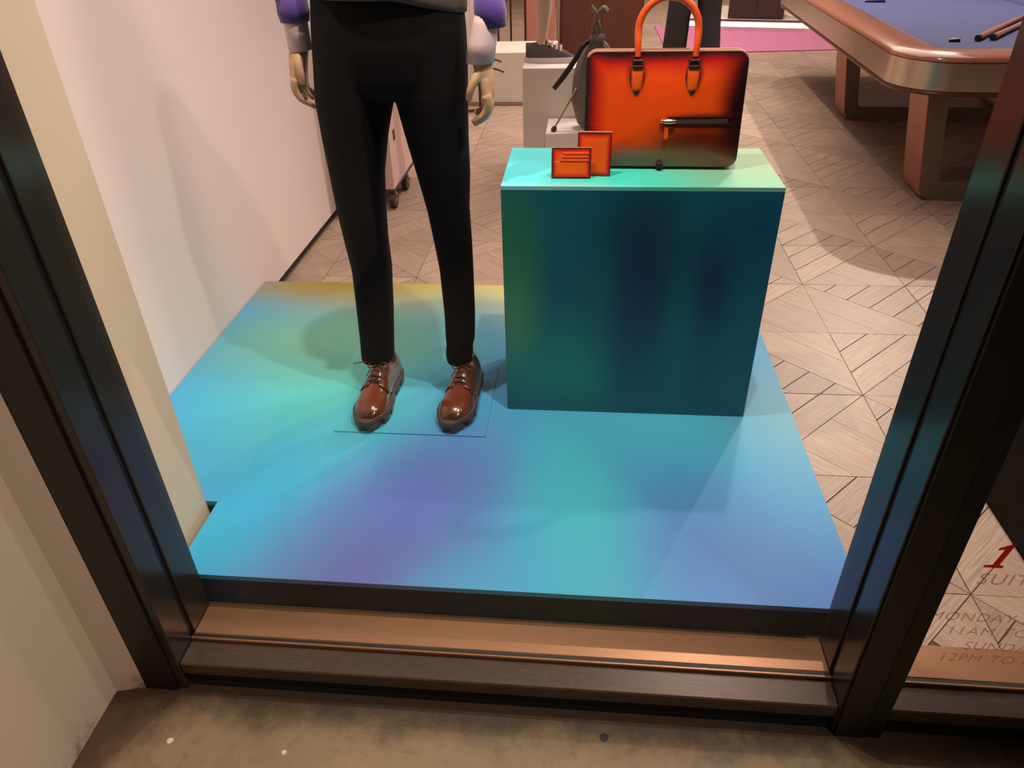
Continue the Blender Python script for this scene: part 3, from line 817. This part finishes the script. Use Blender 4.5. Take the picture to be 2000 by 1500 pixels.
# zip pocket
def psurf(x, z): return .004-.016*(1-max(abs(x)/HX, abs(z-HZ)/HZ)**2.5)
def pstrip(b, x0, x1, z0, z1, lift, n=14):
    rings = []
    for i in range(n+1):
        x = x0+(x1-x0)*i/n; y = psurf(x, (z0+z1)/2)
        rings.append([Vector((x, y+.003, z0)), Vector((x, y-lift, z0+.001)), Vector((x, y-lift, z1-.001)), Vector((x, y+.003, z1))])
    loft(b, rings)
b = bmesh.new(); pstrip(b, .014, .174, .120, .134, .0012); finish(b, 'pocket_zip', M['zip'], bag)
b = bmesh.new(); pstrip(b, .012, .184, .134, .139, .0024); pstrip(b, .012, .184, .115, .120, .0024); finish(b, 'pocket_welt', M['bag_dark'], bag)
b = bmesh.new(); tube(b, [(.002, -.017, .127), (.018, -.018, .127), (.034, -.017, .127)], [.0055, .0075, .005], 10); 
b2 = bmesh.new(); bmesh.ops.create_uvsphere(b2, u_segments=10, v_segments=6, radius=.006); merge(b, b2, Matrix.Translation((-.002, -.017, .127)))
finish(b, 'zip_slider', M['gold'], bag)
b = bmesh.new(); prism(b, [(.006, .112), (.016, .112), (.017, .086), (.011, .078), (.005, .086)], 'y', -.019, -.0165); finish(b, 'zip_pull', M['handle'], bag)
b = bmesh.new(); bx(b, -.008, .010, -.012, .01, 0.0, .016, .002); finish(b, 'base_clip', M['bag_dark'], bag)

# two small leather wallets
t = thing('card_holder', 'small orange leather card holder with three slots standing left of the briefcase', 'card holder', (-.031, 2.006, PZ)); t.rotation_euler = (math.radians(-10), 0, 0)
b = bmesh.new(); ra = rrect(-.054, .054, 0, .082, .004, 3); loft(b, [[Vector((x, 0, z)) for x, z in ra], [Vector((x, .006, z)) for x, z in ra]]); finish(b, 'body', M['card'], t, ang=50)
for i, zz in enumerate((.070, .061, .052)):
    b = bmesh.new(); bx(b, -.022-.004*i, .0475, -.0028-.0004*i, .001, zz-.0055, zz, .0006); finish(b, 'card_slot', M['handle'], t)
b = bmesh.new(); bx(b, -.0475, .0475, -.0022, .001, .004, .045, .0008); finish(b, 'front_pocket', M['card'], t)
b = bmesh.new(); bx(b, -.0535, .0535, -.0006, .0066, .0812, .0832, .0004); finish(b, 'top_edge', M['bag_edge'], t)
t = thing('bifold_wallet', 'plain orange leather wallet standing upright behind the card holder', 'wallet', (.031, 2.028, PZ)); t.rotation_euler = (math.radians(-8), 0, math.radians(-2))
b = bmesh.new(); ra = rrect(-.046, .046, 0, .116, .004, 3); loft(b, [[Vector((x, 0, z)) for x, z in ra], [Vector((x, .005, z)) for x, z in ra]]); finish(b, 'cover', M['fold'], t, ang=50)
b = bmesh.new(); loft(b, [[Vector((x*.99, .0075, z)) for x, z in ra], [Vector((x*.99, .0125, z)) for x, z in ra]]); finish(b, 'back_cover', M['fold'], t, ang=50)
b = bmesh.new(); bx(b, -.0465, .0465, -.0008, .0128, .1155, .1185, .0006); finish(b, 'top_edge', M['bag_edge'], t)

# ------------------------------------------------------------------ pool table
TX, TY = 1.60, 4.10
TWd, TLn = 1.75, 3.9
pt = thing('pool_table', 'pool table with blue cloth, glossy wooden rail and metal band on angled metal legs', 'pool table', (TX, TY, 0), math.radians(-2.6))
def tring(d, z, r=.30, n=14): return [Vector((x, y, z)) for x, y in rrect(d, TWd-d, d, TLn-d, max(r-d, .06), n)]
b = bmesh.new(); loft(b, [tring(.012, .615), tring(.0, .62), tring(.0, .752), tring(.012, .755)], caps=False); finish(b, 'metal_band', M['band'], pt, ang=50)
b = bmesh.new(); loft(b, [tring(.05, .590), tring(.004, .594), tring(-.004, .606), tring(.004, .618), tring(.02, .618)], caps=False); finish(b, 'lower_lip', M['rail_dark'], pt, ang=50)
b = bmesh.new(); b.faces.new([b.verts.new(p) for p in tring(.045, .592)]); finish(b, 'underside', M['rail_dark'], pt, ang=50)
b = bmesh.new(); loft(b, [tring(.010, .752), tring(-.004, .758), tring(-.002, .768), tring(.02, .785), tring(.09, .797), tring(.17, .796), tring(.215, .785), tring(.225, .775)], caps=False); finish(b, 'wooden_rail', M['rail'], pt, ang=60)
b = bmesh.new(); loft(b, [tring(.222, .776), tring(.245, .779), tring(.272, .772), tring(.285, .742)], caps=False); finish(b, 'cushion', M['cloth'], pt, ang=60)
b = bmesh.new(); b.faces.new([b.verts.new(p) for p in tring(.284, .743)]); finish(b, 'cloth_bed', M['cloth'], pt, smooth=False)
# sloping U-frame legs
def uleg(y0, y1):
    zt_, xo, xi = .60, .19, .30
    outer = [(.205, .60), (.295, .07), (.315, .025), (.36, 0), (TWd-.36, 0), (TWd-.315, .025), (TWd-.295, .07), (TWd-.205, .60)]
    inner = [(TWd-.305, .60), (TWd-.375, .135), (TWd-.385, .115), (TWd-.405, .105), (.405, .105), (.385, .115), (.375, .135), (.305, .60)]
    b = bmesh.new()
    no = len(outer)
    V0o = [b.verts.new((x, y0, z)) for x, z in outer]; V1o = [b.verts.new((x, y1, z)) for x, z in outer]
    V0i = [b.verts.new((x, y0, z)) for x, z in reversed(inner)]; V1i = [b.verts.new((x, y1, z)) for x, z in reversed(inner)]
    for k in range(no-1):
        b.faces.new((V0o[k], V0o[k+1], V0i[k+1], V0i[k])); b.faces.new((V1o[k], V1i[k], V1i[k+1], V1o[k+1]))
        b.faces.new((V0i[k], V0i[k+1], V1i[k+1], V1i[k]))
        b.faces.new((V0o[k], V1o[k], V1o[k+1], V0o[k+1]))
    lg = finish(b, 'leg_frame', M['leg_dark'], pt, ang=40)
    for sd in (0, 1):
        f = (lambda x: x) if sd == 0 else (lambda x: TWd-x)
        b = bmesh.new(); prof = [(.200, .598), (.290, .07), (.310, .022), (.316, .026), (.297, .075), (.207, .60)]
        prism(b, [(f(x), z) for x, z in prof], 'y', y0+.004, y1-.004); finish(b, 'leg_side_panel', M['leg_rose'], lg, ang=40)
uleg(.16, .46); uleg(1.93, 2.25)
def world_on_table(x, y, z): return (x, y, z)
t = thing('cue_stick', 'wooden cue with black butt lying on the blue cloth, nearer the rail', 'cue', (2.225, 4.80, .761), math.radians(-37))
b = bmesh.new(); tube(b, [(0, .03, 0), (0, 1.4, -.002)], [.0175, .007], 12); finish(b, 'shaft', M['cue'], t)
b = bmesh.new(); tube(b, [(0, 0, 0), (0, .031, 0)], [.0165, .018], 12); finish(b, 'butt_cap', M['cue_end'], t)
t = thing('cue_stick', 'wooden cue with black butt lying on the blue cloth, right of the other cue', 'cue', (2.318, 4.825, .761), math.radians(-38))
b = bmesh.new(); tube(b, [(0, .02, 0), (0, 1.4, -.002)], [.0175, .007], 12); finish(b, 'shaft', M['cue'], t)
b = bmesh.new(); tube(b, [(0, 0, 0), (0, .021, 0)], [.0165, .018], 12); finish(b, 'butt_cap', M['cue_end'], t)
def wedge(x, y, rot, l, wd, label):
    b = bmesh.new(); loft(b, [[Vector((-l, -wd*.2, .0)), Vector((l, -wd, 0)), Vector((l, wd, 0))], [Vector((-l*.9, -wd*.2, .012)), Vector((l*.9, -wd*.9, .018)), Vector((l*.9, wd*.9, .018))]])
    o = finish(b, 'cloth_marker', M['wedge'], None, smooth=False); o.location = (x, y, .7435); o.rotation_euler = (0, 0, rot); tag(o, label, 'marker', 'dark markers on the pool cloth')
wedge(2.09, 4.80, .3, .028, .035, 'small dark triangular marker on the blue cloth left of the cues')
wedge(2.22, 6.62, 0, .075, .04, 'long dark wedge on the blue cloth at the top of the photo')

# ------------------------------------------------------------------ far part of the shop
t = thing('display_plinth', 'white plinth carrying the grey sneaker', 'plinth', (-.37, 4.6, 0))
b = bmesh.new(); bx(b, 0, .42, 0, .40, .012, .655, .004); finish(b, 'body', M['white'], t); b = bmesh.new(); bx(b, .01, .41, .01, .39, 0, .0125); finish(b, 'base', M['chrome_dark'], t)
t = thing('display_plinth', 'low white plinth in front of the sneaker plinth, carrying the grey bag', 'plinth', (-.215, 4.25, 0))
b = bmesh.new(); bx(b, 0, .40, 0, .34, .012, .372, .004); finish(b, 'body', M['white'], t); b = bmesh.new(); bx(b, .01, .39, .01, .33, 0, .0125); finish(b, 'base', M['chrome_dark'], t)
t = thing('display_plinth', 'broad white plinth on the floor behind the hand of the mannequin', 'plinth', (-1.0, 6.55, 0))
b = bmesh.new(); bx(b, 0, .75, 0, .55, .02, .42, .006); finish(b, 'body', M['white'], t); b = bmesh.new(); bx(b, -.01, .76, -.012, .54, 0, .021, .003); finish(b, 'base', M['steel'], t)
# pale mannequin leg with sneaker
K = Vector((-.26, 4.78, .656))
lm = thing('cropped_mannequin', 'pale mannequin leg wearing a grey suede sneaker on the white plinth', 'mannequin', K)
b = bmesh.new(); loft(b, [ell((x, y, z), r, r*1.1, 16) for x, y, z, r in ((-.012, 0, .06, .026), (-.010, 0, .10, .027), (.0, .005, .18, .036), (.008, .01, .30, .047), (.012, .012, .40, .045), (.012, .0, .50, .047), (.014, 0, .70, .062), (.015, 0, .86, .07))]); finish(b, 'leg', M['skin_far'], lm)
def sneaker(par):
    b = bmesh.new(); L = .30
    def ring(u, e=0):
        x = -.10+u*L; wd = (.036+.014*math.sin(PI*min(1, u*1.15)))*(1-max(0, (u-.8)/.2)**2*.65)*(1-max(0, (.08-u)/.08)*.4)
        h = .108 if u < .15 else .108+.014*(u-.15)/.25 if u < .40 else .122-.068*(u-.40)/.45 if u < .85 else .052-.02*(u-.85)/.15
        return [Vector((x, wd*math.cos(a)*(1-.15*math.sin(a)**2), .026+(h-.026)*math.sin(a)**.7)) for a in [PI*i/14 for i in range(15)]]
    R = [ring(u/24) for u in range(25)]; loft(b, R, closed=False)
    for r in (R[0], R[-1]): b.faces.new([b.verts.new(p) for p in r])
    up = finish(b, 'sneaker', M['suede'], par, ang=60)
    b = bmesh.new(); o1 = []
    for i in range(40):
        a = 2*PI*i/40; o1.append((.05+.16*math.copysign(abs(math.cos(a))**.6, math.cos(a)), .052*math.sin(a)))
    loft(b, [[Vector((x, y, 0)) for x, y in o1], [Vector((x*1.0, y*1.06, .012)) for x, y in o1], [Vector((x, y, .030)) for x, y in o1]]); finish(b, 'sneaker_sole', M['sneak_sole'], up)
    b = bmesh.new()
    for k in range(5):
        u = .36+k*.085; x = -.10+u*L; z = .122-.13*max(0, u-.40)
        tube(b, [(x, -.030, z-.022), (x, 0, z+.006), (x, .030, z-.022)], .0078, 7, 4)
    tube(b, [(.02, 0, .106), (.035, -.03, .118), (.05, -.035, .10), (.03, -.01, .104)], .005, 6, 4); finish(b, 'sneaker_laces', M['sneak_lace'], up)
    return up
sneaker(lm)
# grey canvas bag with gathered top
G = Vector((.055, 4.38, .373))
gb = thing('drawstring_bag', 'grey canvas bag with knotted top straps half hidden behind the briefcase', 'bag', G)
b = bmesh.new(); loft(b, [ell((x, 0, z), rx, ry, 24, 2.4) for x, z, rx, ry in ((0.01, 0, .07, .06), (0, .03, .095, .075), (-.012, .15, .118, .085), (-.010, .28, .112, .08), (-.005, .36, .095, .068), (.0, .42, .065, .05), (.004, .47, .030, .03))]); finish(b, 'body', M['canvas'], gb)
b = bmesh.new(); tube(b, [(.0, 0, .46), (-.02, -.01, .52), (.0, -.01, .58), (-.035, 0, .625)], [.018, .022, .019, .028], 8, 4, .5); tube(b, [(.0, 0, .46), (.015, .0, .52), (-.004, .01, .57), (.030, 0, .62), (.05, 0, .60)], [.018, .020, .018, .022], 8, 4, .5); finish(b, 'top_straps', M['canvas'], gb)
b = bmesh.new()
for k in range(5): tube(b, [(-.03+k*.014, -.03, .46), (-.028+k*.014, -.036, .472), (-.02+k*.014, -.02, .49)], .013, 7, 3)
finish(b, 'knot', M['canvas'], gb)
b = bmesh.new(); tube(b, [(-.02, -.02, .47), (-.07, -.05, .44), (-.11, -.075, .38), (-.17, -.10, .30), (-.225, -.115, .235)], [.006, .009, .010, .011, .009], 8, 5, 1.6); finish(b, 'hanging_strap', M['strap'], gb)
b = bmesh.new(); tube(b, [(.02, -.02, .47), (.06, -.05, .44), (.10, -.07, .36), (.12, -.07, .27)], .010, 8, 5, .5); finish(b, 'shoulder_strap', M['canvas'], gb)
# thin rod with round foot leaning on the low plinth
t = thing('walking_cane', 'thin pale rod with a rounded foot leaning on the low white plinth', 'cane', (-.165, 4.29, .3725))
b = bmesh.new(); tube(b, [(0, 0, .02), (.10, .02, .19), (.125, .045, .24)], .006, 8); finish(b, 'rod', M['steel'], t)
b = bmesh.new(); tube(b, [(-.008, 0, .001), (-.004, 0, .012), (.004, 0, .028)], [.014, .017, .010], 10); finish(b, 'foot', M['caster'], t)
# brown cabinet with metal edge
t = thing('cabinet', 'tall dark brown wooden cabinet with a pale metal edge behind the grey bag', 'cabinet', (-.32, 8.5, 0))
b = bmesh.new(); bx(b, .04, .90, 0, .6, 0, 1.25, .003); finish(b, 'body', M['brown'], t); b = bmesh.new(); bx(b, 0, .04, -.004, .6, 0, 1.25, .002); finish(b, 'edge_strip', M['steel'], t)
b = bmesh.new(); bx(b, .06, .47, -.012, 0, .05, 1.22, .002); finish(b, 'door', M['brown'], t); b = bmesh.new(); bx(b, .475, .885, -.012, 0, .05, 1.22, .002); finish(b, 'door', M['brown'], t)
# pink column behind the sneaker
t = thing('display_column', 'slim pink panel standing behind the pale mannequin leg', 'panel', (-.62, 8.3, 0))
b = bmesh.new(); bx(b, 0, .29, 0, .12, .02, 1.9, .003); finish(b, 'panel', simple('pink_lacquer', (196, 128, 116), .4), t)
b = bmesh.new(); bx(b, -.02, .0, -.01, .13, 0, 1.9, .002); finish(b, 'frame', M['chrome_dark'], t); b = bmesh.new(); bx(b, 0, .29, 0, .12, 0, .02); finish(b, 'foot', M['brown'], t)
# garment rack
t = thing('garment_rack', 'thin metal clothes rack with splayed feet near the left wall', 'rack', (-.90, 8.2, 0))
b = bmesh.new(); tube(b, [(0, 0, .02), (0, 0, 1.7)], .012, 8); finish(b, 'post', M['chrome_dark'], t)
b = bmesh.new(); tube(b, [(0, 1.4, .02), (0, 1.4, 1.7)], .012, 8); finish(b, 'post', M['chrome_dark'], t)
b = bmesh.new(); tube(b, [(0, 0, 1.7), (0, 1.4, 1.7)], .012, 8); finish(b, 'rail', M['chrome_dark'], t)
for yy in (0, 1.4):
    b = bmesh.new(); tube(b, [(-.22, yy-.02, .014), (0, yy, .03), (.24, yy-.05, .014)], .011, 8, 3); b2 = bmesh.new(); bx(b2, .225, .25, yy-.065, yy-.035, 0, .02, .003); merge(b, b2); finish(b, 'foot', M['chrome_dark'], t)
t = thing('garment_rack', 'low thin metal stand with splayed feet beside the broad white plinth', 'rack', (-.86, 6.30, 0))
b = bmesh.new(); tube(b, [(0, 0, .02), (0, 0, .9)], .010, 8); finish(b, 'post', M['chrome_dark'], t)
b = bmesh.new(); tube(b, [(0, 0, .40), (.10, -.02, .42), (.19, -.03, .395)], .007, 8, 3); finish(b, 'arm', M['chrome_dark'], t)
b = bmesh.new(); tube(b, [(0, 0, .33), (.12, -.03, .345), (.21, -.04, .32)], .007, 8, 3); finish(b, 'arm', M['chrome_dark'], t)
b = bmesh.new(); tube(b, [(-.1, 0, .012), (0, 0, .02), (.1, 0, .012)], .010, 8); finish(b, 'foot', M['chrome_dark'], t)
# rolling pink panel between the legs
t = thing('rolling_cart', 'pale pink rolling cart on dark casters, seen between the legs of the mannequin', 'cart', (-1.17, 4.02, 0))
b = bmesh.new(); bx(b, -.09, .10, .02, .60, .11, 1.0, .004); finish(b, 'panel', M['pinkpanel'], t)
b = bmesh.new(); bx(b, -.09, .10, .02, .60, .09, .11, .003); finish(b, 'base', M['caster'], t)
b = bmesh.new(); bx(b, .10, .106, .12, .15, .36, .42, .002); finish(b, 'latch', M['brown'], t)
for x, y in ((.085, .04), (.085, .36), (-.07, .04), (-.07, .55)):
    b = bmesh.new(); tube(b, [(x-.016, y, .045), (x+.016, y, .045)], .045, 20); cs = finish(b, 'caster', M['caster'], t, ang=40)
    b = bmesh.new(); bx(b, x-.022, x+.022, y-.010, y+.010, .075, .092, .002); tube(b, [(x-.018, y, .045), (x+.018, y, .045)], .012, 10); finish(b, 'caster_fork', M['steel'], cs)
t = thing('mirror_stand', 'dark framed standing mirror on the floor beyond the rolling cart', 'mirror', (-1.32, 5.30, 0))
b = bmesh.new(); bx(b, 0, .03, 0, .04, .06, 1.5, .003); bx(b, .16, .19, 0, .04, .06, 1.5, .003); bx(b, .03, .16, 0, .04, .06, .09, .002); bx(b, .03, .16, 0, .04, 1.47, 1.5, .002); finish(b, 'frame', M['brown2'], t)
b = bmesh.new(); bx(b, .03, .16, .012, .02, .09, 1.47); finish(b, 'mirror_glass', simple('mirror', (220, 215, 210), .05, 1, var=.01), t)
b = bmesh.new(); bx(b, 0, .20, -.06, .16, 0, .06, .004); finish(b, 'base', M['brown2'], t)
# second mannequin in dark trousers
O2 = Vector((.925, 7.15, 0))
m2 = thing('mannequin', 'far mannequin in dark trousers standing behind the briefcase', 'mannequin', O2)
def sh(leg, cx_, dx):
    return [(z-.1, cx_+(x-cx_)+dx, r*1.45, k, y-2.04) for (z, x, r, k, y) in leg]
L2 = [(.03, -.155, .115, 1.1, 0), (.3, -.150, .105, 1.1, 0), (.6, -.135, .10, 1.1, 0), (.85, -.11, .11, 1.0, .01), (.98, -.10, .115, 1, .01)]
R2 = [(.03, .145, .115, 1.1, -.02), (.3, .140, .11, 1.1, -.02), (.6, .125, .10, 1.1, 0), (.85, .11, .11, 1.0, .01), (.98, .10, .115, 1, .01)]
W2 = [(.88, 0, .14, .09, .01), (.93, 0, .20, .12, .01), (1.05, 0, .195, .125, .01), (1.2, 0, .17, .11, .01)]
finish(trousers_bm(L2, R2, W2, 0, vox=.014), 'trousers', M['wool_far'], m2, ang=80)
b = bmesh.new(); loft(b, [ell((0, .01, z), rx, ry, 24) for z, rx, ry in ((1.1, .19, .125), (1.3, .19, .13), (1.48, .21, .125), (1.58, .15, .09), (1.63, .06, .06))])
for sg in (-1, 1):
    c = bmesh.new(); tube(c, [(sg*.19, .01, 1.5), (sg*.25, .02, 1.25), (sg*.27, 0, 1.0)], [.07, .055, .04], 12, 4); merge(b, c)
finish(remesh(b, .014), 'jacket', M['wool_far'], m2, ang=80)
for x in (-.15, .14):
    b = bmesh.new(); loft(b, [ell((x, -.05, z), rx, ry, 16) for z, rx, ry in ((0, .045, .13), (.03, .045, .13), (.06, .038, .11), (.08, .02, .06))]); finish(b, 'shoe', M['bag_dark'], m2)
# rug, lit low stage and dark block
b = bmesh.new(); prism(b, [(.9, 8.86), (3.3, 9.07), (3.3, 10.30), (.9, 10.90)], 'z', .0, .012); o = finish(b, 'rug', M['rug'], None); tag(o, 'flat pink rug on the floor left of the pool table', 'rug')
t = thing('low_stage', 'low white stage with a lit front edge behind the pink rug', 'stage', (1.3, 10.9, 0), math.radians(-14))
b = bmesh.new(); bx(b, 0, 3.4, 0, 1.6, 0, .07, .003); finish(b, 'deck', M['white'], t)
b = bmesh.new(); bx(b, 0, 3.4, -.012, 0, .01, .068, .002); finish(b, 'light_strip', M['led'], t)
b = bmesh.new(); bx(b, 0, 3.4, 0, .12, .07, .082, .002); finish(b, 'edge_trim', M['brown'], t)
t = thing('storage_cabinet', 'dark umber wooden cabinet standing on the lit stage', 'cabinet', (1.86, 11.02, .083), math.radians(-14))
b = bmesh.new(); bx(b, 0, .70, 0, .5, .0, .85, .004); finish(b, 'body', M['brown2'], t); b = bmesh.new(); bx(b, .01, .345, -.012, 0, .03, .83, .002); finish(b, 'door', M['brown2'], t); b = bmesh.new(); bx(b, .355, .69, -.012, 0, .03, .83, .002); finish(b, 'door', M['brown2'], t)
# entrance mat and gum spots
b = bmesh.new(); bx(b, 1.195, 2.2, 1.30, 2.24, .0005, .012, .004); tag(finish(b, 'door_mat', M['mat']), 'dark brown entrance mat on the floor behind the door lettering', 'mat')
def gum(x, y, r, mat, label):
    b = bmesh.new(); rings = [[Vector((r*f*math.cos(a)*(1+.15*math.sin(3*a)), r*f*math.sin(a), z)) for a in [2*PI*i/14 for i in range(14)]] for f, z in ((1, 0), (.95, .0015), (.5, .0025))]
    loft(b, rings); o = finish(b, 'gum_spot', mat); o.location = (x, y, -.1); tag(o, label, 'gum')
gum(-.905, .872, .0075, M['gum_w'], 'small pale gum spot on the pavement near the left corner')
gum(-.632, .865, .006, M['gum_w'], 'small pale gum spot at the bottom edge of the photo')
gum(.088, .955, .010, M['gum_d'], 'small dark round spot on the pavement below the window')
